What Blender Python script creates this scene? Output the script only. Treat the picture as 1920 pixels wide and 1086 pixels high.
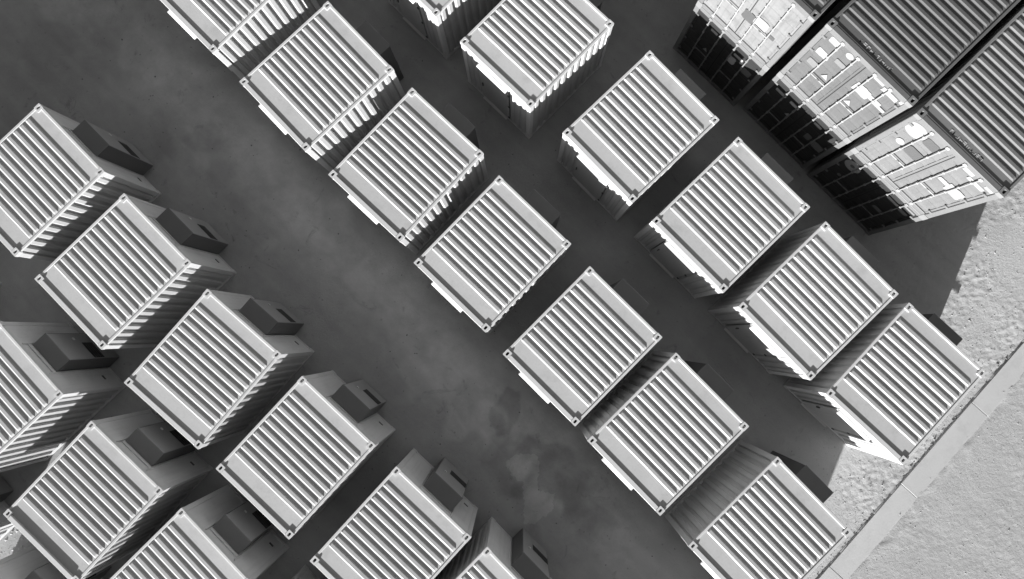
import bpy, math, random
import numpy as np
from mathutils import Matrix, Vector

for o in list(bpy.data.objects):
    bpy.data.objects.remove(o, do_unlink=True)
scene = bpy.context.scene
col = scene.collection
R = math.radians

# ------------------------------------------------------------------ camera
cd = bpy.data.cameras.new('camera')
cam = bpy.data.objects.new('camera', cd)
col.objects.link(cam)
cd.sensor_width = 36.0
cd.lens = 36.0 * 1236.99 / 1920.0
cd.clip_start = 0.1
cd.clip_end = 2000.0
cam.matrix_world = (Matrix.Translation((0, 0, 18.4787))
                    @ Matrix.Rotation(R(3.9081), 4, 'X') @ Matrix.Rotation(R(0.6200), 4, 'Y'))
scene.camera = cam
scene.render.resolution_x = 1024
scene.render.resolution_y = 579

# ------------------------------------------------------------------ light
SUN_EL = 11.6          # degrees above the horizon
SUN_TRAVEL = 66.0      # compass of the light's travel, counter-clockwise from +X
world = bpy.data.worlds.new('World')
scene.world = world
world.use_nodes = True
wn = world.node_tree.nodes
wl = world.node_tree.links
sky = wn.new('ShaderNodeTexSky')
sky.sky_type = 'NISHITA'
sky.sun_disc = False
sky.sun_elevation = R(SUN_EL)
sky.sun_rotation = R(90.0 - (SUN_TRAVEL + 180.0))
sky.air_density = 1.0
sky.dust_density = 1.0
tobw = wn.new('ShaderNodeRGBToBW')      # black-and-white photograph: neutral daylight
wl.new(sky.outputs[0], tobw.inputs[0])
wl.new(tobw.outputs[0], wn['Background'].inputs[0])
wn['Background'].inputs[1].default_value = 0.05

sd = bpy.data.lights.new('sun', 'SUN')
sd.energy = 5.0
sd.angle = R(0.5)
sun = bpy.data.objects.new('sun', sd)
col.objects.link(sun)
a, e = R(SUN_TRAVEL), R(SUN_EL)
sun.rotation_euler = Vector((math.cos(e) * math.cos(a), math.cos(e) * math.sin(a),
                             -math.sin(e))).to_track_quat('-Z', 'Y').to_euler()
sun.location = (0, 0, 30)

scene.view_settings.view_transform = 'Standard'
scene.view_settings.look = 'None'
scene.view_settings.gamma = 1.0
scene.view_settings.use_curve_mapping = False
scene.view_settings.exposure = 1.4

# ------------------------------------------------------------------ materials
def mat(name, base, rough=0.55, var=0.12, scale=3.0, bump=0.0, bscale=60.0, rnd=0.06,
        streak=0.0, spec=0.4, grime=0.0):
    """neutral grey paint / mineral: blotchy tone, grain, optional rain streaks and grime patches"""
    m = bpy.data.materials.new(name)
    m.use_nodes = True
    N, L = m.node_tree.nodes, m.node_tree.links
    p = N['Principled BSDF']
    p.inputs['Roughness'].default_value = rough
    p.inputs['Specular IOR Level'].default_value = spec
    tc = N.new('ShaderNodeTexCoord')
    oi = N.new('ShaderNodeObjectInfo')
    off = N.new('ShaderNodeVectorMath'); off.operation = 'MULTIPLY_ADD'
    cb = N.new('ShaderNodeCombineXYZ')
    for i in range(3):
        L.new(oi.outputs['Random'], cb.inputs[i])
    L.new(cb.outputs[0], off.inputs[0])
    off.inputs[1].default_value = (17.0, 29.0, 13.0)
    L.new(tc.outputs['Object'], off.inputs[2])
    n1 = N.new('ShaderNodeTexNoise')
    n1.inputs['Scale'].default_value = scale
    n1.inputs['Detail'].default_value = 6
    n1.inputs['Roughness'].default_value = 0.62
    L.new(off.outputs[0], n1.inputs['Vector'])
    n2 = N.new('ShaderNodeTexNoise')
    n2.inputs['Scale'].default_value = scale * 14
    n2.inputs['Detail'].default_value = 3
    L.new(off.outputs[0], n2.inputs['Vector'])

    def math_(op, x, y, clamp=False):
        q = N.new('ShaderNodeMath'); q.operation = op; q.use_clamp = clamp
        for i, vv in enumerate((x, y)):
            if isinstance(vv, (int, float)):
                q.inputs[i].default_value = vv
            else:
                L.new(vv, q.inputs[i])
        return q.outputs[0]
    t = math_('ADD', 1.0 - var * 0.75 - rnd * 0.5, math_('MULTIPLY', n1.outputs[0], var))
    t = math_('ADD', t, math_('MULTIPLY', n2.outputs[0], var * 0.5))
    t = math_('ADD', t, math_('MULTIPLY', oi.outputs['Random'], rnd))
    if streak:
        mp = N.new('ShaderNodeMapping')
        mp.inputs['Scale'].default_value = (9.0, 9.0, 0.5)
        L.new(off.outputs[0], mp.inputs['Vector'])
        n3 = N.new('ShaderNodeTexNoise')
        n3.inputs['Scale'].default_value = 1.5
        n3.inputs['Detail'].default_value = 4
        L.new(mp.outputs[0], n3.inputs['Vector'])
        s = math_('MULTIPLY', math_('SUBTRACT', n3.outputs[0], 0.5), 3.0)
        s = math_('MULTIPLY', math_('MAXIMUM', s, 0.0), streak)
        t = math_('SUBTRACT', t, s)
    if grime:
        n4 = N.new('ShaderNodeTexNoise')
        n4.inputs['Scale'].default_value = 1.7
        n4.inputs['Detail'].default_value = 8
        n4.inputs['Roughness'].default_value = 0.7
        L.new(off.outputs[0], n4.inputs['Vector'])
        g = math_('MULTIPLY', math_('SUBTRACT', n4.outputs[0], 0.52), 6.0, True)
        t = math_('MULTIPLY', t, math_('SUBTRACT', 1.0, math_('MULTIPLY', g, grime)))
    t = math_('MULTIPLY', t, base)
    c = N.new('ShaderNodeCombineColor')
    for i in range(3):
        L.new(t, c.inputs[i])
    L.new(c.outputs[0], p.inputs['Base Color'])
    if bump:
        n5 = N.new('ShaderNodeTexNoise')
        n5.inputs['Scale'].default_value = bscale
        n5.inputs['Detail'].default_value = 5
        L.new(off.outputs[0], n5.inputs['Vector'])
        b = N.new('ShaderNodeBump')
        b.inputs['Strength'].default_value = bump
        b.inputs['Distance'].default_value = 0.01
        L.new(n5.outputs[0], b.inputs['Height'])
        L.new(b.outputs[0], p.inputs['Normal'])
    return m

M = {
    'paint':   mat('pale_container_paint', 0.505, 0.5, 0.16, 2.2, 0.05, 7.0, 0.12, streak=0.06, grime=0.13),
    'wall':    mat('pale_wall_paint', 0.45, 0.5, 0.12, 2.0, 0.04, 7.0, 0.06, streak=0.12, grime=0.08),
    'endp':    mat('white_end_panel', 0.62, 0.5, 0.12, 2.0, 0.04, 7.0, 0.06, streak=0.12, grime=0.10),
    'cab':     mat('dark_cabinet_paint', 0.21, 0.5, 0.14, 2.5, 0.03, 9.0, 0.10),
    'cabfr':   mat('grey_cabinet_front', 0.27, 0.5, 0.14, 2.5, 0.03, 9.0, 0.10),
    'cabside': mat('shaded_cabinet_side', 0.10, 0.5, 0.14, 2.5, 0.03, 9.0, 0.10),  # shade on the cabinet sides put into their colour
    'grille':  mat('black_grille', 0.012, 0.6, 0.2, 8.0, 0.0, 9.0, 0.0),
    'void':    mat('casting_hole_dark', 0.02, 0.8, 0.2, 8.0, 0.0, 9.0, 0.0),
    'rail':    mat('pale_frame_paint', 0.58, 0.45, 0.10, 4.0, 0.04, 9.0, 0.05, grime=0.06),
    'hinge':   mat('dark_hinge_steel', 0.08, 0.5, 0.2, 8.0),
    's_roof2': mat('slate_roof_paint', 0.125, 0.5, 0.16, 2.5, 0.05, 7.0, 0.08, grime=0.10),
    's_roof3': mat('grey_roof_paint', 0.185, 0.5, 0.16, 2.5, 0.05, 7.0, 0.08, grime=0.10),
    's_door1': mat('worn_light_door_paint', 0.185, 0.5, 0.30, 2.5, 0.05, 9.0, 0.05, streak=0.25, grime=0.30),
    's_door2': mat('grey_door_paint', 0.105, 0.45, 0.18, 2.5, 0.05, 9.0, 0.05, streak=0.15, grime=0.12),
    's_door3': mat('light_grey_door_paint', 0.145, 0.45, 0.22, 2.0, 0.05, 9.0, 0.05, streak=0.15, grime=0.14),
    's_frame': mat('door_frame_paint', 0.15, 0.45, 0.2, 4.0, 0.05, 9.0, 0.05, grime=0.15),
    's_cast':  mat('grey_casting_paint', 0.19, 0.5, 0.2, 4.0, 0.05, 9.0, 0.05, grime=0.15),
    's_low':   mat('shaded_lower_door_paint', 0.03, 0.45, 0.2, 3.0, 0.05, 9.0, 0.05),  # alley shade on the lower doors painted into the colour
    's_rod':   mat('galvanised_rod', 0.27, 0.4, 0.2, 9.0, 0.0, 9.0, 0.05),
    's_rodlow': mat('shaded_lower_rod', 0.20, 0.4, 0.2, 9.0, 0.0, 9.0, 0.05),  # copy of the rod steel, its tone set for the shaded alley
    'gasket':  mat('black_rubber_gasket', 0.02, 0.7, 0.1, 9.0),
    'white':   mat('white_sticker', 0.27, 0.5, 0.15, 6.0, 0.0, 9.0, 0.05, grime=0.12),
    'lowst':   mat('lower_door_sticker', 0.42, 0.5, 0.3, 7.0, 0.0, 9.0, 0.1, grime=0.3),
    'pale':    mat('faded_sticker', 0.165, 0.5, 0.2, 6.0, 0.0, 9.0, 0.05, grime=0.12),
    'dgrey':   mat('grey_sticker', 0.085, 0.5, 0.2, 6.0, 0.0, 9.0, 0.05),
    'glyph':   mat('roof_marking_paint', 0.42, 0.6, 0.3, 14.0, 0.0, 9.0, 0.05),
    'kerb':    mat('concrete_kerb', 0.50, 0.8, 0.16, 1.6, 0.15, 30.0, 0.07, grime=0.12),
    'stone':   mat('loose_stone', 0.40, 0.9, 0.25, 6.0, 0.0, 9.0, 0.15),
    'clod':    mat('dark_clod', 0.14, 0.9, 0.3, 6.0, 0.0, 9.0, 0.15),
}

def ground_material(name='compacted_gravel', gain=1.0):
    m = bpy.data.materials.new(name)
    m.use_nodes = True
    N, L = m.node_tree.nodes, m.node_tree.links
    p = N['Principled BSDF']
    p.inputs['Roughness'].default_value = 0.92
    p.inputs['Specular IOR Level'].default_value = 0.2
    tc = N.new('ShaderNodeTexCoord')

    def noise(scale, detail, rough=0.6, dist=0.0):
        n = N.new('ShaderNodeTexNoise')
        n.inputs['Scale'].default_value = scale
        n.inputs['Detail'].default_value = detail
        n.inputs['Roughness'].default_value = rough
        n.inputs['Distortion'].default_value = dist
        L.new(tc.outputs['Object'], n.inputs['Vector'])
        return n.outputs[0]

    def mth(op, x, y=0.0, clamp=False):
        q = N.new('ShaderNodeMath'); q.operation = op; q.use_clamp = clamp
        for i, vv in enumerate((x, y)):
            if isinstance(vv, (int, float)):
                q.inputs[i].default_value = vv
            else:
                L.new(vv, q.inputs[i])
        return q.outputs[0]
    big, mid, fine, grain = noise(0.32, 6, 0.6, 0.4), noise(2.3, 6, 0.65), noise(16, 5, 0.7), noise(70, 3, 0.7)
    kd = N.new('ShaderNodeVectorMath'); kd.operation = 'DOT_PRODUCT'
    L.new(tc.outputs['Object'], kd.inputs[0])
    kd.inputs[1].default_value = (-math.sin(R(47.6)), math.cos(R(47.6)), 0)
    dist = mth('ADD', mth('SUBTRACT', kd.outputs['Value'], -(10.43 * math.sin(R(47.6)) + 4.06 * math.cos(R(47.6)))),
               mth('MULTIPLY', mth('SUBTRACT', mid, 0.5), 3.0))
    yard_shade = mth('MULTIPLY', mth('SUBTRACT', dist, 2.0), 0.5, True)      # shade put into the yard's colour, deeper away from the verge
    t = mth('ADD', mth('SUBTRACT', 0.315, mth('MULTIPLY', yard_shade, 0.125)), mth('MULTIPLY', big, 0.11))
    t = mth('ADD', t, mth('MULTIPLY', mid, 0.11))
    t = mth('ADD', t, mth('MULTIPLY', fine, 0.055))
    t = mth('ADD', t, mth('MULTIPLY', grain, 0.04))
    wobn = noise(0.9, 1.5, 0.45, 0.3)
    field = mth('MULTIPLY', mth('SUBTRACT', -0.45, dist), 3.0, True)
    t = mth('MULTIPLY', t, mth('SUBTRACT', 1.0, mth('MULTIPLY', field, 0.09)))
    # damp stains and worn pale patches in the lane, each with a ragged outline of its own
    def blob(x, y, r, soft, wob):
        d = N.new('ShaderNodeVectorMath'); d.operation = 'DISTANCE'
        L.new(tc.outputs['Object'], d.inputs[0])
        d.inputs[1].default_value = (x, y, 0)
        dd = mth('ADD', d.outputs['Value'], mth('ADD', mth('MULTIPLY', mth('SUBTRACT', wobn, 0.5), wob * 1.9), mth('MULTIPLY', mth('SUBTRACT', mid, 0.5), wob * 0.22)))
        return mth('MULTIPLY', mth('SUBTRACT', r, dd), 1.0 / soft, True)
    for x, y, r, soft, wob, k in ((0.9, -3.9, 1.25, 0.5, 2.4, -0.20), (-0.2, -3.7, 0.9, 0.4, 2.0, -0.16),
                                  (-9.6, 5.6, 0.9, 0.5, 1.6, -0.14), (-8.7, 4.9, 0.5, 0.3, 1.2, -0.10),
                                  (-13.0, 8.6, 1.6, 0.8, 2.4, -0.12), (1.6, -4.9, 0.75, 0.3, 1.6, -0.14),
                                  (2.6, -6.3, 1.3, 0.9, 2.2, 0.16),
                                  (-2.4, -0.9, 1.1, 0.6, 2.6, 0.20), (-1.3, -2.6, 0.7, 0.3, 2.0, 0.24), (-3.9, 1.6, 1.2, 0.7, 2.6, 0.16), (-6.2, 3.4, 1.0, 0.6, 2.6, 0.13), (-10.8, 7.2, 1.4, 0.8, 2.6, 0.14), (-0.2, -2.2, 0.35, 0.15, 1.4, -0.2),
                                  (4.2, 8.2, 0.25, 0.12, 0.5, -0.2)):
        t = mth('MULTIPLY', t, mth('ADD', 1.0, mth('MULTIPLY', blob(x, y, r, soft, wob), k)))
    # dark specks
    v = N.new('ShaderNodeTexVoronoi')
    v.inputs['Scale'].default_value = 2.6
    L.new(tc.outputs['Object'], v.inputs['Vector'])
    sp = mth('MULTIPLY', mth('SUBTRACT', 0.09, v.outputs['Distance']), 20.0, True)
    t = mth('MULTIPLY', t, mth('SUBTRACT', 1.0, mth('MULTIPLY', sp, mth('MULTIPLY', mid, 0.45))))
    if gain != 1.0:
        t = mth('MULTIPLY', t, gain)
    # wheel scuffs drawn out along the lanes
    mp = N.new('ShaderNodeMapping')
    vr = N.new('ShaderNodeVectorRotate')
    vr.rotation_type = 'Z_AXIS'
    vr.inputs['Angle'].default_value = R(45)
    L.new(tc.outputs['Object'], vr.inputs['Vector'])
    mp.inputs['Scale'].default_value = (0.4, 2.4, 1.0)
    L.new(vr.outputs[0], mp.inputs['Vector'])
    ns = N.new('ShaderNodeTexNoise')
    ns.inputs['Scale'].default_value = 0.9
    ns.inputs['Detail'].default_value = 6
    ns.inputs['Distortion'].default_value = 0.6
    L.new(mp.outputs[0], ns.inputs['Vector'])
    t = mth('MULTIPLY', t, mth('ADD', 0.82, mth('MULTIPLY', ns.outputs[0], 0.36)))
    # paler strip where wheels have swept the wide lane clean
    sd_ = N.new('ShaderNodeVectorMath'); sd_.operation = 'DOT_PRODUCT'
    L.new(tc.outputs['Object'], sd_.inputs[0])
    sd_.inputs[1].default_value = (0.7071, 0.7071, 0)
    band = mth('ABSOLUTE', mth('ADD', sd_.outputs['Value'], 1.9))
    band = mth('SUBTRACT', mth('ADD', 1.25, mth('MULTIPLY', mth('SUBTRACT', wobn, 0.5), 2.6)), band)
    band = mth('MULTIPLY', band, 1.1, True)
    t = mth('MULTIPLY', t, mth('ADD', 1.0, mth('MULTIPLY', band, mth('ADD', 0.02, mth('MULTIPLY', mid, 0.36)))))
    # dark tyre-scraped blotches
    bl = mth('MULTIPLY', mth('SUBTRACT', noise(1.5, 7, 0.72, 1.2), 0.60), 9.0, True)
    t = mth('MULTIPLY', t, mth('SUBTRACT', 1.0, mth('MULTIPLY', bl, 0.30)))
    c = N.new('ShaderNodeCombineColor')
    for i in range(3):
        L.new(t, c.inputs[i])
    L.new(c.outputs[0], p.inputs['Base Color'])
    b = N.new('ShaderNodeBump')
    b.inputs['Strength'].default_value = 0.8
    b.inputs['Distance'].default_value = 0.012
    L.new(mth('ADD', fine, mth('MULTIPLY', grain, 0.5)), b.inputs['Height'])
    L.new(b.outputs[0], p.inputs['Normal'])
    return m
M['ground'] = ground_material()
M['patch'] = ground_material('dry_pale_gravel', 1.25)

# ------------------------------------------------------------------ mesh helpers
class MB:
    def __init__(s):
        s.v, s.f = [], []
    def box(s, x0, x1, y0, y1, z0, z1):
        n = len(s.v)
        s.v += [(x0, y0, z0), (x1, y0, z0), (x1, y1, z0), (x0, y1, z0),
                (x0, y0, z1), (x1, y0, z1), (x1, y1, z1), (x0, y1, z1)]
        s.f += [(n, n + 3, n + 2, n + 1), (n + 4, n + 5, n + 6, n + 7), (n, n + 1, n + 5, n + 4),
                (n + 1, n + 2, n + 6, n + 5), (n + 2, n + 3, n + 7, n + 6), (n + 3, n, n + 4, n + 7)]
        return s
    def cbox(s, x0, x1, y0, y1, z0, z1, c=0.004):
        """box with chamfered edges (an octagon-cut prism in z with chamfered rims)"""
        n = len(s.v)
        def ring(z, i):
            return [(x0 + i + c, y0 + i, z), (x1 - i - c, y0 + i, z), (x1 - i, y0 + i + c, z), (x1 - i, y1 - i - c, z),
                    (x1 - i - c, y1 - i, z), (x0 + i + c, y1 - i, z), (x0 + i, y1 - i - c, z), (x0 + i, y0 + i + c, z)]
        rs = [ring(z0, c), ring(z0 + c, 0), ring(z1 - c, 0), ring(z1, c)]
        for r in rs:
            s.v += r
        for k in range(3):
            for i in range(8):
                j = (i + 1) % 8
                s.f.append((n + k * 8 + i, n + k * 8 + j, n + k * 8 + 8 + j, n + k * 8 + 8 + i))
        s.f.append(tuple(n + i for i in reversed(range(8))))
        s.f.append(tuple(n + 24 + i for i in range(8)))
        return s
    def tube(s, p, q, r, seg=8):
        p, q = Vector(p), Vector(q)
        d = (q - p).normalized()
        a1 = d.orthogonal().normalized(); b1 = d.cross(a1)
        n = len(s.v)
        for o in (p, q):
            for i in range(seg):
                t = 2 * math.pi * i / seg
                s.v.append(tuple(o + r * (math.cos(t) * a1 + math.sin(t) * b1)))
        for i in range(seg):
            j = (i + 1) % seg
            s.f.append((n + i, n + j, n + seg + j, n + seg + i))
        s.f.append(tuple(n + i for i in reversed(range(seg))))
        s.f.append(tuple(n + seg + i for i in range(seg)))
        return s
    def grid(s, P, flip=False):
        """P: rows of points"""
        n = len(s.v); r = len(P); c = len(P[0])
        for row in P:
            s.v += [tuple(q) for q in row]
        for i in range(r - 1):
            for j in range(c - 1):
                f = (n + i * c + j, n + i * c + j + 1, n + (i + 1) * c + j + 1, n + (i + 1) * c + j)
                s.f.append(tuple(reversed(f)) if flip else f)
        return s
    def prism_x(s, pts, x0, x1):
        """polygon in (y, z), extruded from x0 to x1"""
        n = len(s.v); k = len(pts)
        s.v += [(x0, y, z) for y, z in pts] + [(x1, y, z) for y, z in pts]
        for i in range(k):
            j = (i + 1) % k
            s.f.append((n + i, n + j, n + k + j, n + k + i))
        s.f.append(tuple(n + i for i in reversed(range(k))))
        s.f.append(tuple(n + k + i for i in range(k)))
        return s
    def mesh(s, name, m):
        me = bpy.data.meshes.new(name)
        me.from_pydata(s.v, [], s.f)
        me.materials.append(m)
        me.update()
        return me

def fix_normals(me):
    import bmesh
    bm = bmesh.new(); bm.from_mesh(me)
    bmesh.ops.recalc_face_normals(bm, faces=bm.faces)
    bm.to_mesh(me); bm.free()
    return me

def link(name, me, parent=None, loc=(0, 0, 0), rz=0.0):
    o = bpy.data.objects.new(name, me)
    col.objects.link(o)
    o.parent = parent
    o.location = loc
    o.rotation_euler = (0, 0, rz)
    return o

def tag(o, label=None, cat=None, group=None, kind=None):
    if label: o['label'] = label
    if cat: o['category'] = cat
    if group: o['group'] = group
    if kind: o['kind'] = kind
    return o

def empty(name, loc, rz):
    o = bpy.data.objects.new(name, None)
    o.empty_display_size = 0.3
    col.objects.link(o)
    o.location = loc
    o.rotation_euler = (0, 0, rz)
    return o

# ------------------------------------------------------------------ ground
KD = Vector((math.cos(R(47.6)), math.sin(R(47.6))))      # along the kerb
KN = Vector((KD.y, -KD.x))                               # towards the rough ground beyond it
K0 = Vector((10.43, -4.06))                              # a slab joint on the kerb's inner edge
KW, KH = 0.58, 0.03

rng = np.random.default_rng(11)
def vnoise(X, Y, cell, seed):
    r = np.random.default_rng(seed).random((256, 256))
    gx, gy = X / cell + 1000.37, Y / cell + 1000.71
    ix, iy = np.floor(gx).astype(int), np.floor(gy).astype(int)
    fx, fy = gx - ix, gy - iy
    fx, fy = fx * fx * (3 - 2 * fx), fy * fy * (3 - 2 * fy)
    g = lambda i, j: r[i % 256, j % 256]
    return ((g(ix, iy) * (1 - fx) + g(ix + 1, iy) * fx) * (1 - fy)
            + (g(ix, iy + 1) * (1 - fx) + g(ix + 1, iy + 1) * fx) * fy) - 0.5

def ground_height(X, Y):
    rot = (X * 0.8 + Y * 0.6, -X * 0.6 + Y * 0.8)
    n = (vnoise(X, Y, 0.9, 1) * 0.003 + vnoise(*rot, 0.22, 2) * 0.002
         + vnoise(X, Y, 0.11, 3) * 0.005 + vnoise(*rot, 0.052, 4) * 0.017)
    patch = np.clip(vnoise(X, Y, 1.1, 7) * 2.8 + 0.75, 0.2, 1.35)      # smoother and rougher areas
    d = (X - K0.x) * KN.x + (Y - K0.y) * KN.y                          # distance beyond the kerb line
    near = np.clip((X - 6.0) / 1.2, 0.12, 1.0)                         # the lane is rolled flatter
    yard = n * patch * near - 0.007 * near
    edge = vnoise(X, Y, 0.8, 5) * 0.30 + vnoise(*rot, 0.25, 6) * 0.16
    over = np.clip((d + edge - KW + 0.02) / 0.12, 0, 1)
    field = KH - 0.012 + over * 0.014 + n * (0.14 + 0.26 * patch) * over
    return np.where(d < 0.0, np.minimum(yard, 0.004), field)

xs = np.concatenate([[-700, -300, -120, -60, -35, -25], np.arange(-20, 6.5, 0.4), np.arange(6.5, 17.5, 0.045),
                     [18, 20, 25, 35, 60, 120, 300, 700]])
ys = np.concatenate([[-700, -300, -120, -60, -35, -22, -15, -12], np.arange(-9.5, 6.6, 0.045),
                     np.arange(7, 14, 0.4), [18, 25, 40, 70, 130, 300, 700]])
GX, GY = np.meshgrid(xs, ys)
GZ = ground_height(GX, GY)
far = (np.abs(GX) > 20) | (GY > 12) | (GY < -10)
GZ = np.where(far, -0.005, GZ)
V = np.stack([GX.ravel(), GY.ravel(), GZ.ravel()], 1)
nx, ny = len(xs), len(ys)
ii = (np.arange(ny - 1)[:, None] * nx + np.arange(nx - 1)[None, :]).ravel()
F = np.stack([ii, ii + 1, ii + 1 + nx, ii + nx], 1)
gm = bpy.data.meshes.new('ground')
gm.vertices.add(len(V)); gm.vertices.foreach_set('co', V.ravel())
gm.loops.add(F.size); gm.loops.foreach_set('vertex_index', F.ravel().astype(np.int32))
gm.polygons.add(len(F)); gm.polygons.foreach_set('loop_start', (np.arange(len(F)) * 4).astype(np.int32))
gm.polygons.foreach_set('loop_total', np.full(len(F), 4, np.int32))
gm.update(calc_edges=True); gm.validate()
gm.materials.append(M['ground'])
gm.polygons.foreach_set('use_smooth', np.ones(len(F), bool))
tag(link('ground', gm), 'pale compacted gravel yard, smooth in the lanes, rougher beside the kerb', None, None, 'structure')

# a dry pale patch left on the lane: a thin sheet with a ragged edge
outline = [[-0.122, -3.313], [0.187, -3.268], [0.496, -3.32], [0.553, -3.572], [0.53, -3.833], [0.486, -4.028], [0.494, -4.266], [0.736, -4.317], [0.991, -4.359], [0.924, -4.566], [0.941, -4.76], [0.734, -4.955], [0.603, -4.998], [0.449, -5.179], [0.273, -5.15], [0.133, -5.18], [0.12, -4.871], [0.142, -4.569], [0.098, -4.31], [0.107, -4.051], [-0.056, -3.986], [-0.21, -3.878], [-0.263, -3.705], [-0.396, -3.618], [-0.299, -3.444]]
rr = random.Random(3)
ring = []
for k, p in enumerate(outline):
    q = outline[(k + 1) % len(outline)]
    for f in (0.0, 0.2, 0.4, 0.6, 0.8):
        ring.append((p[0] + (q[0] - p[0]) * f + rr.uniform(-.035, .035), p[1] + (q[1] - p[1]) * f + rr.uniform(-.035, .035)))
zp = 0.009
pm = bpy.data.meshes.new('pale_patch')
nr = len(ring)
pm.from_pydata([(x, y, zp) for x, y in ring] + [(x, y, -0.01) for x, y in ring], [],
               [tuple(range(nr))] + [(i, i + nr, (i + 1) % nr + nr, (i + 1) % nr) for i in range(nr)])
pm.materials.append(M['patch'])
tag(link('pale_patch', fix_normals(pm)), 'dry pale gravel patch on the lane at bottom centre', None, None, 'stuff')

# kerb: concrete slabs end to end, each a part
kerb = empty('kerb', (K0.x, K0.y, 0), math.atan2(KD.y, KD.x))
tag(kerb, 'pale concrete slab kerb running past the row ends', None, None, 'structure')
slab = MB().cbox(0.006, 2.985, -KW, 0.0, -0.06, KH, 0.008).mesh('kerb_slab', M['kerb'])
for i in range(-9, 12):
    s = link('kerb_slab', slab, kerb, (i * 2.99, random.Random(i).uniform(-.006, .006), random.Random(i + 50).uniform(-.004, .003)))

# ------------------------------------------------------------------ 10-foot storage container
L2, W2, H = 2.991 / 2, 2.438 / 2, 2.591
def casting_mesh(cl, cw, ch, top, m=None):
    """corner casting with an oblong hole; origin at its centre"""
    b = MB()
    a, w, h = cl / 2, cw / 2, ch / 2
    hx, hy, c = 0.052, 0.029, 0.022
    sg = 1 if top else -1
    zt = h * sg
    o8 = [(-a + .01, -w), (a - .01, -w), (a, -w + .01), (a, w - .01), (a - .01, w), (-a + .01, w), (-a, w - .01), (-a, -w + .01)]
    i8 = [(-hx + c, -hy), (hx - c, -hy), (hx, -hy + c * .6), (hx, hy - c * .6), (hx - c, hy), (-hx + c, hy), (-hx, hy - c * .6), (-hx, -hy + c * .6)]
    rings = [[(x, y, -zt) for x, y in o8], [(x, y, zt) for x, y in o8], [(x, y, zt) for x, y in i8], [(x, y, zt - sg * .085) for x, y in i8]]
    for r in rings:
        b.v += r
    for k in range(3):
        for i in range(8):
            j = (i + 1) % 8
            b.f.append((k * 8 + i, k * 8 + j, k * 8 + 8 + j, k * 8 + 8 + i))
    b.f.append(tuple(range(8)))
    b.f.append(tuple(24 + i for i in range(8)))
    me = fix_normals(b.mesh('corner_casting', m or M['rail']))
    me.materials.append(M['void'])
    me.polygons[-1].material_index = 1
    return me

def roof_mesh(x0, x1, hw, z, start, end, pitch, h, m):
    """pressed sheet roof: raised ridges across the width between two flat end panels"""
    up, top, dn = 0.030, pitch * 0.36, 0.030
    px = [(x0, 0.0)]
    x = start
    n = int(round((end - start) / pitch))
    for k in range(n):
        px += [(x, 0.0), (x + up, 1.0), (x + up + top, 0.86), (x + up + top + dn, 0.0)]
        x += pitch
    px.append((x1, 0.0))
    rows = []
    for y, mk in ((-hw, 0), (-hw + .03, 0), (-hw + .07, .8), (-hw + .09, 1), (hw - .06, 1), (hw - .045, .8), (hw - .015, 0), (hw, 0)):
        rows.append([(xx, y, z + h * hh * mk) for xx, hh in px])
    return MB().grid(rows).mesh('roof_panel', m)

def corrugated(l0, l1, z0, z1, depth, pitch, m, axis='x', face=0.0, sgn=1):
    """vertical trapezoid sheet; face = outer plane coordinate, sgn = outward direction"""
    pts = []
    t = l0
    while t < l1 - 1e-6:
        for f, d in ((0, 1), (.16, 1), (.30, 0), (.70, 0), (.84, 1)):
            tt = t + f * pitch
            if tt <= l1:
                pts.append((tt, d))
        t += pitch
    pts.append((l1, 1))
    rows = []
    for z in (z0, z1):
        row = []
        for tt, d in pts:
            o = face - sgn * depth * d
            row.append((tt, o, z) if axis == 'x' else (o, tt, z))
        rows.append(row)
    flip = (axis == 'x') == (sgn > 0)
    return MB().grid(rows, flip).mesh('corrugated_wall', m)

Z0 = 0.150
HD = 0.025
P_ = {}
zr = H - 0.006 - HD
P_['roof'] = roof_mesh(-L2 + 0.125, L2 - 0.075, W2 - 0.055, zr, -L2 + 0.545, L2 - 0.345, 0.2101, 0.0235, M['paint'])
P_['cast_t'] = casting_mesh(0.178, 0.162, 0.118, True)
P_['cast_b'] = casting_mesh(0.178, 0.162, 0.118, False)
P_['post'] = MB().cbox(-0.070, 0.070, -0.065, 0.065, 0.118, H - 0.118, 0.01).mesh('corner_post', M['rail'])
P_['head_f'] = MB().cbox(-L2 + 0.006, -L2 + 0.124, -W2 + 0.163, W2 - 0.163, H - 0.13, H - 0.006, 0.008).mesh('front_header', M['rail'])
P_['head_f_tall'] = MB().cbox(-L2 + 0.006, -L2 + 0.124, -W2 + 0.163, W2 - 0.163, H - 0.13, H + 0.022, 0.008).mesh('front_header', M['rail'])
P_['head_b'] = MB().cbox(L2 - 0.076, L2 - 0.006, -W2 + 0.163, W2 - 0.163, H - 0.12, H - 0.006, 0.008).mesh('rear_header', M['rail'])
P_['rail'] = MB().cbox(-L2 + 0.179, L2 - 0.179, -0.030, 0.030, H - 0.075, H - 0.018, 0.006).mesh('top_rail', M['rail'])
P_['brail'] = MB().cbox(-L2 + 0.179, L2 - 0.179, -0.030, 0.030, 0.012, Z0, 0.006).mesh('bottom_rail', M['rail'])
P_['bsill'] = MB().cbox(-0.035, 0.035, -W2 + 0.163, W2 - 0.163, 0.012, Z0, 0.006).mesh('bottom_sill', M['rail'])
P_['side_se'] = corrugated(-L2 + 0.14, L2 - 0.14, Z0 - .01, H - 0.07, 0.040, 0.2468, M['wall'], 'x', -W2 + 0.008, -1)
P_['side_nw'] = corrugated(-L2 + 0.14, L2 - 0.14, Z0 - .01, H - 0.07, 0.040, 0.2468, M['wall'], 'x', W2 - 0.008, 1)
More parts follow.
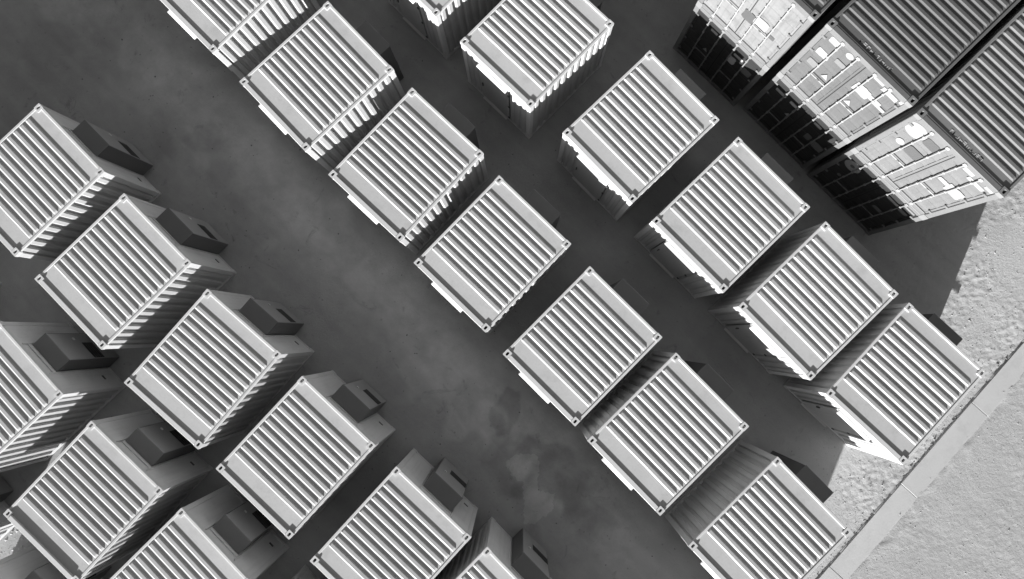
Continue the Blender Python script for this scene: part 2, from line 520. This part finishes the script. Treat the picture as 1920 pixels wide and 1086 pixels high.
# front (sun side) end: corrugated panels left and right of a door with a projecting hood
P_['front_w'] = corrugated(0.635, W2 - 0.13, Z0 - .01, H - 0.12, 0.030, 0.21, M['wall'], 'y', -L2 + 0.012, -1)
P_['front_s'] = corrugated(-W2 + 0.13, -0.455, Z0 - .01, H - 0.12, 0.030, 0.21, M['wall'], 'y', -L2 + 0.012, -1)
P_['front_over'] = MB().box(-L2 + 0.016, -L2 + 0.05, -0.455, 0.635, 2.20, H - 0.125).mesh('lintel_panel', M['wall'])
P_['door'] = MB().cbox(-L2 + 0.004, -L2 + 0.05, -0.435, 0.615, Z0 + .005, 2.185, 0.01).mesh('door', M['wall'])
P_['hood'] = MB().cbox(-L2 - 0.085, -L2 + 0.014, -0.42, 0.60, 2.235, 2.285, 0.012).mesh('door_hood', M['rail'])
P_['step'] = MB().cbox(-L2 - 0.055, -L2 + 0.03, -0.37, 0.55, 0.05, 0.085, 0.006).mesh('door_sill', M['rail'])
P_['hinge'] = MB().cbox(-L2 - 0.016, -L2 + 0.008, -0.475, -0.415, -0.035, 0.035, 0.006).mesh('hinge', M['hinge'])
P_['handle'] = MB().cbox(-L2 - 0.03, -L2 + 0.008, 0.51, 0.54, -0.09, 0.09, 0.006).mesh('door_handle', M['hinge'])
# rear end: flat panels either side of a cabinet
P_['rear_n'] = MB().cbox(L2 - 0.05, L2 - 0.018, 0.452, W2 - 0.13, Z0, H - 0.118, 0.006).mesh('end_panel', M['endp'])
P_['rear_e'] = MB().cbox(L2 - 0.05, L2 - 0.018, -W2 + 0.13, -0.532, Z0, H - 0.118, 0.006).mesh('end_panel', M['endp'])
P_['rear_c'] = MB().cbox(L2 - 0.052, L2 - 0.022, -0.526, 0.446, Z0, H - 0.118, 0.006).mesh('end_panel', M['endp'])
P_['trim'] = MB().cbox(L2 - 0.018, L2 + 0.006, -0.014, 0.014, Z0 + 0.02, H - 0.14, 0.004).mesh('panel_trim', M['rail'])
P_['batten'] = MB().cbox(L2 - 0.018, L2 + 0.01, -0.50, 0.42, 2.27, 2.31, 0.004).mesh('panel_batten', M['rail'])
cb = MB()
cb.cbox(L2 - 0.02, L2 + 0.41, -0.49, 0.41, 0.06, 2.125, 0.012)
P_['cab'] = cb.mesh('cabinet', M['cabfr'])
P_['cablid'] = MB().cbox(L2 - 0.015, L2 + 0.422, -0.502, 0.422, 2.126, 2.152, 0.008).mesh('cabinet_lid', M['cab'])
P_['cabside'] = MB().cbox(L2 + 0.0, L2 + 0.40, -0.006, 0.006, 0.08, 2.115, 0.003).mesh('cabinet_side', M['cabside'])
gr = MB().box(L2 + 0.412, L2 + 0.418, -0.47, 0.07, 0.72, 1.13)
P_['grille'] = gr.mesh('vent_grille', M['grille'])
P_['slat'] = MB().cbox(L2 + 0.419, L2 + 0.430, -0.46, 0.06, -0.006, 0.006, 0.003).mesh('grille_slat', M['hinge'])
P_['cabhandle'] = MB().cbox(L2 + 0.411, L2 + 0.438, 0.17, 0.24, 1.30, 1.36, 0.006).mesh('cabinet_handle', M['rail'])
P_['pvent'] = MB().cbox(L2 - 0.017, L2 - 0.004, -0.90, -0.76, -0.035, 0.035, 0.004).mesh('panel_vent', M['hinge'])
P_['plate'] = MB().cbox(-0.04, 0.04, -0.055, 0.055, 0.0, 0.005, 0.0015).mesh('corner_plate', M['rail'])
P_['pipe'] = MB().tube((0, 0, 0), (0, -0.26, 0), 0.03, 10).mesh('pipe_stub', M['hinge'])

GROUP = 'ten foot storage containers standing in rows'
def storage_container(x, y, deg, label, tall=False, pipe=False):
    t = empty('storage_container', (x, y, 0), R(deg))
    tag(t, label, 'container', GROUP)
    add = lambda n, k, loc=(0, 0, 0), rz=0.0, par=t: link(n, P_[k], par, loc, rz)
    add('roof_panel', 'roof')
    add('front_header', 'head_f_tall' if tall else 'head_f')
    add('rear_header', 'head_b')
    for s in (-1, 1):
        add('top_rail', 'rail', (0, s * (W2 - 0.034), 0))
        add('bottom_rail', 'brail', (0, s * (W2 - 0.034), 0))
        add('bottom_sill', 'bsill', (s * (L2 - 0.045), 0, 0))
        for q in (-1, 1):
            px_, py_ = s * (L2 - 0.089), q * (W2 - 0.081)
            add('corner_casting', 'cast_t', (px_, py_, H - 0.059))
            add('corner_casting', 'cast_b', (px_, py_, 0.059))
            add('corner_post', 'post', (s * (L2 - 0.078), q * (W2 - 0.072), 0))
    add('side_wall', 'side_se')
    add('side_wall', 'side_nw')
    add('front_panel', 'front_w')
    add('front_panel', 'front_s')
    add('lintel_panel', 'front_over')
    d = add('door', 'door')
    for z in (0.3, 1.15, 1.95):
        add('hinge', 'hinge', (0, 0, z), 0, d)
    add('door_handle', 'handle', (0, 0, 1.05), 0, d)
    add('door_hood', 'hood')
    add('door_sill', 'step')
    add('end_panel', 'rear_n')
    add('end_panel', 'rear_e')
    add('end_panel', 'rear_c')
    for yy in (0.47, -0.55):
        add('panel_trim', 'trim', (0, yy, 0))
    add('panel_batten', 'batten')
    add('panel_vent', 'pvent', (0, 0, 0.62))
    c = add('cabinet', 'cab')
    add('cabinet_lid', 'cablid', par=c)
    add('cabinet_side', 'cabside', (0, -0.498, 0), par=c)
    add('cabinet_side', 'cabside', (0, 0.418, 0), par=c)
    add('vent_grille', 'grille', par=c)
    for z in (0.79, 0.88, 0.97, 1.06):
        add('grille_slat', 'slat', (0, 0, z), par=c)
    add('cabinet_handle', 'cabhandle', par=c)
    if pipe:
        add('pipe_stub', 'pipe', (L2 - 0.12, -W2 + 0.02, 0.54))
        link('pipe_stub', P_['pipe'], t, (L2 - 0.10, -W2 + 0.14, 0.86))
    return t

MID, NEAR, LOW, FAR_ = ('middle row', 'row before the stacked containers', 'row left of the wide lane', 'second row from lower left corner')
for x, y, d, lab, kw in (
    (-7.434, 8.895, 44.95, 'pale storage container heading the middle row, cut off by the top edge left of centre', {}),
    (-5.019, 6.399, 43.60, 'pale storage container second in middle row, its sunlit side showing long white teeth', {}),
    (-2.773, 4.168, 46.95, 'pale storage container third in the middle row, short white teeth along its side', {}),
    (-0.648, 1.966, 46.06, 'pale storage container at the middle row centre, fourth from the top edge', {}),
    (1.520, -0.263, 45.20, 'pale storage container fifth in the middle row, just right of the photo centre', {}),
    (3.536, -2.341, 44.33, 'pale storage container in the middle row before its wide gap near the kerb', {}),
    (5.880, -4.784, 44.09, 'pale storage container ending the middle row, east corner at kerb, cut by bottom edge', {'pipe': True}),
    (-1.878, 9.805, 44.95, 'pale storage container cut off by the top edge, only its front corner showing', {}),
    (0.444, 7.474, 45.80, 'pale storage container touching the top edge, directly left of the stacked containers', {}),
    (2.988, 5.098, 43.70, 'pale storage container facing the leftmost stack, with its shaded door side visible', {}),
    (5.136, 2.917, 44.21, 'pale storage container facing the middle stack, second row from the stacks side', {}),
    (7.180, 0.827, 43.77, 'pale storage container next to last before kerb, facing the rightmost stack', {}),
    (9.198, -1.147, 46.59, 'pale storage container at kerb with bright sunlit triangle on its door side', {'pipe': True}),
    (-12.118, 3.806, 44.82, 'pale storage container at left edge, uppermost left of the wide lane', {}),
    (-9.893, 1.541, 45.01, 'pale storage container second from top in the row left of the wide lane', {}),
    (-7.616, -0.819, 49.44, 'pale storage container turned slightly askew, third in the row left of the lane', {}),
    (-5.322, -2.914, 47.46, 'pale storage container fourth in the row left of the wide lane', {}),
    (-3.029, -5.046, 47.51, 'pale storage container fifth left of the wide lane, front cut by bottom edge', {}),
    (-0.947, -6.897, 44.91, 'pale storage container mostly below the bottom edge, rear cabinet showing beside the lane', {}),
    (1.25, -9.10, 45.0, 'pale storage container below the frame continuing the row left of the lane', {}),
    (3.45, -11.3, 45.0, 'pale storage container below the frame ending the row left of the lane', {}),
    (-18.20, 3.20, 44.0, 'pale storage container added outside the left edge to shade the upper left ground', {}),  # added out of view, keeps the upper left ground in shadow
    (-16.55, 1.25, 44.0, 'pale storage container beyond the left edge heading the lower left row', {}),
    (-12.885, -1.588, 43.62, 'pale storage container cut by left edge, long slanting white stripes on its side', {}),
    (-10.372, -3.988, 47.58, 'pale storage container at lower left with a broad dark band behind its front header', {'tall': True}),
    (-8.213, -6.024, 44.95, 'pale storage container cut by the bottom edge, third of the lower left row', {}),
    (-6.05, -8.20, 45.0, 'pale storage container below the frame, fourth of the lower left row', {}),
    (-3.85, -10.4, 45.0, 'pale storage container below the frame, fifth of the lower left row', {}),
    (-17.70, -3.10, 45.0, 'pale storage container added outside the left edge to block sun from the ground there', {}),  # unseen blocker, added to shade the ground at the left edge
    (-15.65, -5.30, 45.0, 'pale storage container past the left edge with only striped side wall showing', {}),
    (-12.80, -7.40, 47.0, 'pale storage container past the lower left corner with only its shaded rear showing', {}),
    (-10.6, -9.7, 46.0, 'pale storage container below the lower left corner, out of the frame', {}),
):
    storage_container(x, y, d, lab, **kw)

# ------------------------------------------------------------------ 20-foot containers stacked two high
LL = 6.058
_cache = {}
def cached(key, fn):
    if key not in _cache:
        _cache[key] = fn()
    return _cache[key]

def shipping_container(W, deg, level, label, roofm, doorm, framem, rodm, stickers, marking=False, group='shipping containers stacked two high'):
    """local x along the length (0 = door face), local y from -W2 to W2 (left end = +W2)"""
    u = Vector((math.cos(R(deg)), math.sin(R(deg)), 0))
    v = Vector((math.sin(R(deg)), -math.cos(R(deg)), 0))
    org = Vector((W[0], W[1], 0)) + v * W2
    z0 = level * H
    t = empty('shipping_container', (org.x, org.y, z0), R(deg))
    tag(t, label, 'container', group)
    key = (roofm.name, doorm.name)
    def part(name, fn, par=t, loc=(0, 0, 0), k=None):
        return link(name, cached(key + (k or name,), fn), par, loc)
    part('roof_panel', lambda: roof_mesh(0.165, LL - 0.075, W2 - 0.055, zr, 0.38, LL - 0.3, 0.1935, 0.021, roofm))
    part('front_header', lambda: MB().cbox(0.004, 0.128, -W2 + .163, W2 - .163, H - 0.15, H - 0.006, .008).mesh('front_header', framem))
    part('header_plate', lambda: MB().cbox(0.128, 0.165, -W2 + .06, W2 - .06, H - 0.06, H - 0.012, .004).mesh('header_plate', roofm))
    part('rear_header', lambda: MB().cbox(LL - 0.076, LL - .006, -W2 + .163, W2 - .163, H - 0.12, H - 0.006, .008).mesh('rear_header', framem))
    for s in (-1, 1):
        part('top_rail', lambda: MB().cbox(0.179, LL - .179, -.03, .03, H - .075, H - .014, .006).mesh('top_rail', roofm), loc=(0, s * (W2 - .034), 0))
        part('bottom_rail', lambda: MB().cbox(0.179, LL - .179, -.03, .03, .012, Z0, .006).mesh('bottom_rail', roofm), loc=(0, s * (W2 - .034), 0))
        part('side_wall', (lambda s=s: corrugated(0.14, LL - .14, Z0 - .01, H - .07, .036, .278, roofm, 'x', s * (W2 - .006), s)), k='side%d' % s)
        for xx in (0.089, LL - 0.089):
            part('corner_casting', lambda: casting_mesh(.178, .162, .118, True, M['s_cast']), loc=(xx, s * (W2 - .081), H - .059))
            part('corner_casting', lambda: casting_mesh(.178, .162, .118, False, M['s_cast']), loc=(xx, s * (W2 - .081), .059), k='cb')
            part('corner_post', lambda: MB().cbox(-.075, .075, -.065, .065, .118, H - .118, .01).mesh('corner_post', framem), loc=(0.080 if xx < 1 else LL - .08, s * (W2 - .072), 0))
    part('door_sill', lambda: MB().cbox(0.004, .12, -W2 + .163, W2 - .163, .012, .15, .008).mesh('door_sill', framem))
    part('end_wall', lambda: MB().box(LL - .06, LL - .03, -W2 + .13, W2 - .13, .14, H - .11).mesh('end_wall', roofm))
    # two door leaves, each with raised bands, two lock rods, handles, hinges
    yo, zb, zt = W2 - 0.145, 0.165, H - 0.165
    for s in (1, -1):
        ya, yb = sorted((s * 0.012, s * yo))
        def leaf():
            zs = [zb + .02]
            prof = [(zb, .036), (zb + .10, .036)]
            n = 5
            step = (zt - zb - .2) / n
            for i in range(n):
                z = zb + .10 + i * step
                prof += [(z + .05, .048), (z + step - .11, .048), (z + step - .05, .036)]
            prof += [(zt, .036)]
            b = MB().grid([[(x, yb, z) for z, x in prof], [(x, ya, z) for z, x in prof]])
            b.box(.031, .075, ya, ya + .05, zb, zt)
            b.box(.031, .075, yb - .05, yb, zb, zt)
            b.box(.0531, .08, ya, yb, zb, zt)
            return b.mesh('door_leaf', doorm)
        dl = part('door_leaf', leaf, k='leaf%d' % s)
        part('gasket', lambda: MB().box(.034, .07, s * .0005 if s > 0 else -.0115, .0115 if s > 0 else -.0005, zb, zt).mesh('gasket', M['gasket']), dl, k='gk%d' % s)
        for yr in (0.24, 0.68):
            y = s * yr
            def rod():
                b = MB().tube((-.006, y, .05), (-.006, y, H - .04), .018, 8)
                for zz in (.06, H - .14):
                    b.cbox(-.024, .022, y - .045, y + .045, zz, zz + .08, .006)
                for zz in (.45, .85, 1.35, 1.8, 2.2):
                    b.cbox(-.026, .030, y - .03, y + .03, zz, zz + .04, .004)
                return b.mesh('lock_rod', rodm)
            rd = part('lock_rod', rod, dl, k='rod%.2f' % y)
            part('rod_handle', lambda: MB().cbox(-.035, -.012, min(y, y - s * .0) - .26 if s * yr > .5 or (s < 0 and yr < .5) else y, y if s * yr > .5 or (s < 0 and yr < .5) else y + .26, 0.98, 1.015, .004).mesh('rod_handle', rodm), dl, k='hd%.2f' % y)
        for zz in (.35, .95, 1.6, 2.2):
            part('hinge', (lambda zz=zz: MB().cbox(-.004, .03, -.06, .06, -.03, .03, .004).mesh('hinge', framem)), dl, loc=(0, s * (yo - .01), zz), k='hinge')
    # stickers and placards: thin plates on the leaves
    for si, (shape, spot, w, h, m) in enumerate(stickers):
        y, z = W2 - spot[0], spot[1]      # metres from the left end, metres above the container's base
        b = MB()
        if shape == 'disc':
            pts = [(w / 2 * math.cos(i * math.pi / 12), h / 2 * math.sin(i * math.pi / 12)) for i in range(24)]
        elif shape == 'tri':
            pts = [(-w / 2, -h / 2), (w / 2, -h / 2), (0, h / 2)]
        elif shape == 'ragged':
            rr = random.Random(int(spot[0] * 1000))
            pts = []
            for i in range(18):
                t_ = i * 2 * math.pi / 18
                c_, s_ = math.cos(t_), math.sin(t_)
                q = min(abs(w / 2 / c_) if abs(c_) > 1e-3 else 9, abs(h / 2 / s_) if abs(s_) > 1e-3 else 9) * rr.uniform(.86, 1.0)
                pts.append((q * c_, q * s_))
        else:
            c_ = min(w, h) * .12
            pts = [(-w / 2 + c_, -h / 2), (w / 2 - c_, -h / 2), (w / 2, -h / 2 + c_), (w / 2, h / 2 - c_), (w / 2 - c_, h / 2), (-w / 2 + c_, h / 2), (-w / 2, h / 2 - c_), (-w / 2, -h / 2 + c_)]
        b.prism_x([(p, q) for p, q in pts], -.004, .0)
        o = link('sticker', fix_normals(b.mesh('sticker', m)), t, (0.034 - 0.0007 * si, y, z))
    if marking:
        # faint worn painted characters along the front edge of the roof, too blurred to read
        rr = random.Random(5 + int(W[0]))
        b = MB()
        yy = 0.48
        while yy > -0.42:
            wch = rr.uniform(.045, .075)
            for _ in range(rr.choice((2, 3))):
                if rr.random() < .55:
                    q = yy - rr.choice((0, wch - .018))
                    b.box(.215, .215 + rr.uniform(.05, .09), q - .018, q, zr + .001, zr + .004)
                else:
                    q = .215 + rr.choice((0, .035, .07))
                    b.box(q, q + .018, yy - wch, yy, zr + .0015, zr + .005)
            yy -= wch + .03
        link('painted_marking', b.mesh('painted_marking', M['glyph']), t)
    return t

wh, pa, dg = M['white'], M['pale'], M['dgrey']
S1, S2, S3 = ((4.402, 8.221), 44.6), ((6.358, 6.419), 43.9), ((8.116, 4.519), 44.2)
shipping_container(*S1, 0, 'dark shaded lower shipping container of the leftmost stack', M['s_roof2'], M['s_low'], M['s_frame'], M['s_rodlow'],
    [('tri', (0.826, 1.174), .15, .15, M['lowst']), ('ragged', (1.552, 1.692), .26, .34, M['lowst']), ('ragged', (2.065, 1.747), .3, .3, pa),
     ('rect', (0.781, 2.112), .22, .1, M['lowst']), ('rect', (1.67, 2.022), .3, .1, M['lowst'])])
shipping_container(*S1, 1, 'brightly sunlit upper shipping container of the leftmost stack with worn streaked doors', M['s_roof2'], M['s_door1'], M['s_frame'], M['s_rod'],
    [('rect', (1.955, 1.028), .22, .13, dg), ('ragged', (1.262, 1.031), .35, .4, dg), ('ragged', (1.602, 1.136), .4, .4, wh)])
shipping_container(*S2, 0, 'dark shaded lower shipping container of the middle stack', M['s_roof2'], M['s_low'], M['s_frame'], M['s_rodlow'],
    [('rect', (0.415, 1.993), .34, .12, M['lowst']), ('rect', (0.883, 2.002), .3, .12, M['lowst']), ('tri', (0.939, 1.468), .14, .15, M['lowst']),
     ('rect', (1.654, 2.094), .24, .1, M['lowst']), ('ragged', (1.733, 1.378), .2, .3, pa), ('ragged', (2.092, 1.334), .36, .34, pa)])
shipping_container(*S2, 1, 'sunlit upper shipping container of the middle stack with white square, disc and triangle stickers', M['s_roof2'], M['s_door2'], M['s_frame'], M['s_rod'],
    [('rect', (0.392, 2.291), .24, .2, wh), ('ragged', (0.406, 1.729), .36, .26, wh), ('rect', (0.401, 1.235), .28, .22, pa),
     ('disc', (0.831, 2.299), .19, .19, wh), ('rect', (0.818, 1.89), .26, .16, pa), ('rect', (1.624, 2.388), .27, .10, wh),
     ('ragged', (1.569, 1.755), .42, .36, wh), ('tri', (1.598, 1.116), .2, .19, wh), ('tri', (0.82, 1.211), .18, .19, wh),
     ('ragged', (1.978, 2.307), .44, .16, wh), ('rect', (1.906, 1.799), .34, .16, wh), ('rect', (2.076, 1.743), .34, .1, wh),
     ('rect', (2.281, 2.39), .12, .14, wh)], marking=True)
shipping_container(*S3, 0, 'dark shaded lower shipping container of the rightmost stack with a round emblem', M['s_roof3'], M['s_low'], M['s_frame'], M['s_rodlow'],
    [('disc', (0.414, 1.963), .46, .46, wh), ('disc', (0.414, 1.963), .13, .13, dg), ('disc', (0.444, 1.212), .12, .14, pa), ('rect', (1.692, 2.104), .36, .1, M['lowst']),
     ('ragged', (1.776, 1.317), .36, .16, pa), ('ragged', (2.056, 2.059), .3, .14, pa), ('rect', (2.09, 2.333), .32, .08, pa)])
shipping_container(*S3, 1, 'sunlit upper shipping container of the rightmost stack with a large white disc sticker', M['s_roof3'], M['s_door3'], M['s_frame'], M['s_rod'],
    [('disc', (0.344, 2.136), .52, .50, wh), ('disc', (0.389, 1.491), .20, .22, wh), ('rect', (0.779, 2.123), .32, .28, dg),
     ('rect', (1.65, 2.356), .26, .12, wh), ('ragged', (1.672, 1.54), .32, .14, wh), ('ragged', (1.977, 1.509), .44, .36, wh),
     ('rect', (1.958, 2.225), .42, .12, wh), ('ragged', (2.184, 2.397), .22, .14, wh), ('rect', (0.78, 1.506), .4, .34, dg)], marking=True)

# ------------------------------------------------------------------ loose stones and clods
def scatter(name, n, seed, m, rmin, rmax, where, label):
    r = np.random.default_rng(seed)
    V, F = [], []
    base = np.array([(1, 0, 0), (-1, 0, 0), (0, 1, 0), (0, -1, 0), (0, 0, 1), (.7, .7, .4), (-.7, .6, .5), (.6, -.7, .4)])
    oct_v = np.array([(1, 0, 0), (0, 1, 0), (-1, 0, 0), (0, -1, 0), (0, 0, 1), (0, 0, -1)], float)
    oct_f = [(0, 1, 4), (1, 2, 4), (2, 3, 4), (3, 0, 4), (1, 0, 5), (2, 1, 5), (3, 2, 5), (0, 3, 5)]
    k = 0
    while k < n:
        x, y = where(r)
        if x is None:
            continue
        s = rmin + (rmax - rmin) * r.random() ** 2.5
        a = r.random() * 6.283
        q = oct_v * (1 + (r.random((6, 3)) - .5) * .7) * np.array([s * r.uniform(.7, 1.5), s, s * r.uniform(.35, .8)])
        c, sn = math.cos(a), math.sin(a)
        q = np.stack([q[:, 0] * c - q[:, 1] * sn, q[:, 0] * sn + q[:, 1] * c, q[:, 2]], 1)
        z = float(ground_height(np.array([x]), np.array([y]))[0])
        d = (x - K0.x) * KN.x + (y - K0.y) * KN.y
        if 0 <= d <= KW:
            z = max(z, KH)
        q += np.array([x, y, z + s * .12])
        o = len(V)
        V += [tuple(p) for p in q]
        F += [tuple(o + i for i in f) for f in oct_f]
        k += 1
    me = bpy.data.meshes.new(name)
    me.from_pydata(V, [], F)
    me.materials.append(m)
    tag(link(name, me), label, None, None, 'stuff')

def w_yard(r):
    x, y = r.uniform(7.0, 15.5), r.uniform(-7.5, 6.5)
    d = (x - K0.x) * KN.x + (y - K0.y) * KN.y
    return (x, y) if d < -0.03 else (None, None)
def w_field(r):
    x, y = r.uniform(8.0, 15.5), r.uniform(-7.8, 1.5)
    d = (x - K0.x) * KN.x + (y - K0.y) * KN.y
    return (x, y) if d > KW * (0.75 + .5 * r.random()) else (None, None)
def w_kerb(r):
    t = r.uniform(-4, 7) if r.random() < .5 else r.choice([-2.1, -1.3, 0.6, 1.9, 2.6, 4.4]) + r.normal() * .25
    q = K0 + KD * t + KN * (-abs(r.normal()) * .05 - .01)
    return q.x, q.y
def w_left(r):
    return r.uniform(-14.8, -12.6), r.uniform(-6.6, -4.6)
def w_lane(r):
    return r.uniform(-13, 6), r.uniform(-7, 9)
scatter('loose_stones', 5200, 1, M['stone'], .005, .021, w_yard, 'loose pale stones strewn over the yard beside the kerb')
scatter('field_stones', 900, 2, M['stone'], .004, .018, w_field, 'loose pale stones on the rough ground beyond the kerb')
scatter('dirt_clods', 130, 3, M['clod'], .008, .035, w_kerb, 'dark dirt clods gathered along the kerb edge')
scatter('corner_stones', 350, 4, M['stone'], .010, .04, w_left, 'loose stones on the sunlit ground at lower left')
scatter('lane_stones', 700, 5, M['clod'], .006, .026, w_lane, 'small dark stones scattered along the lanes')
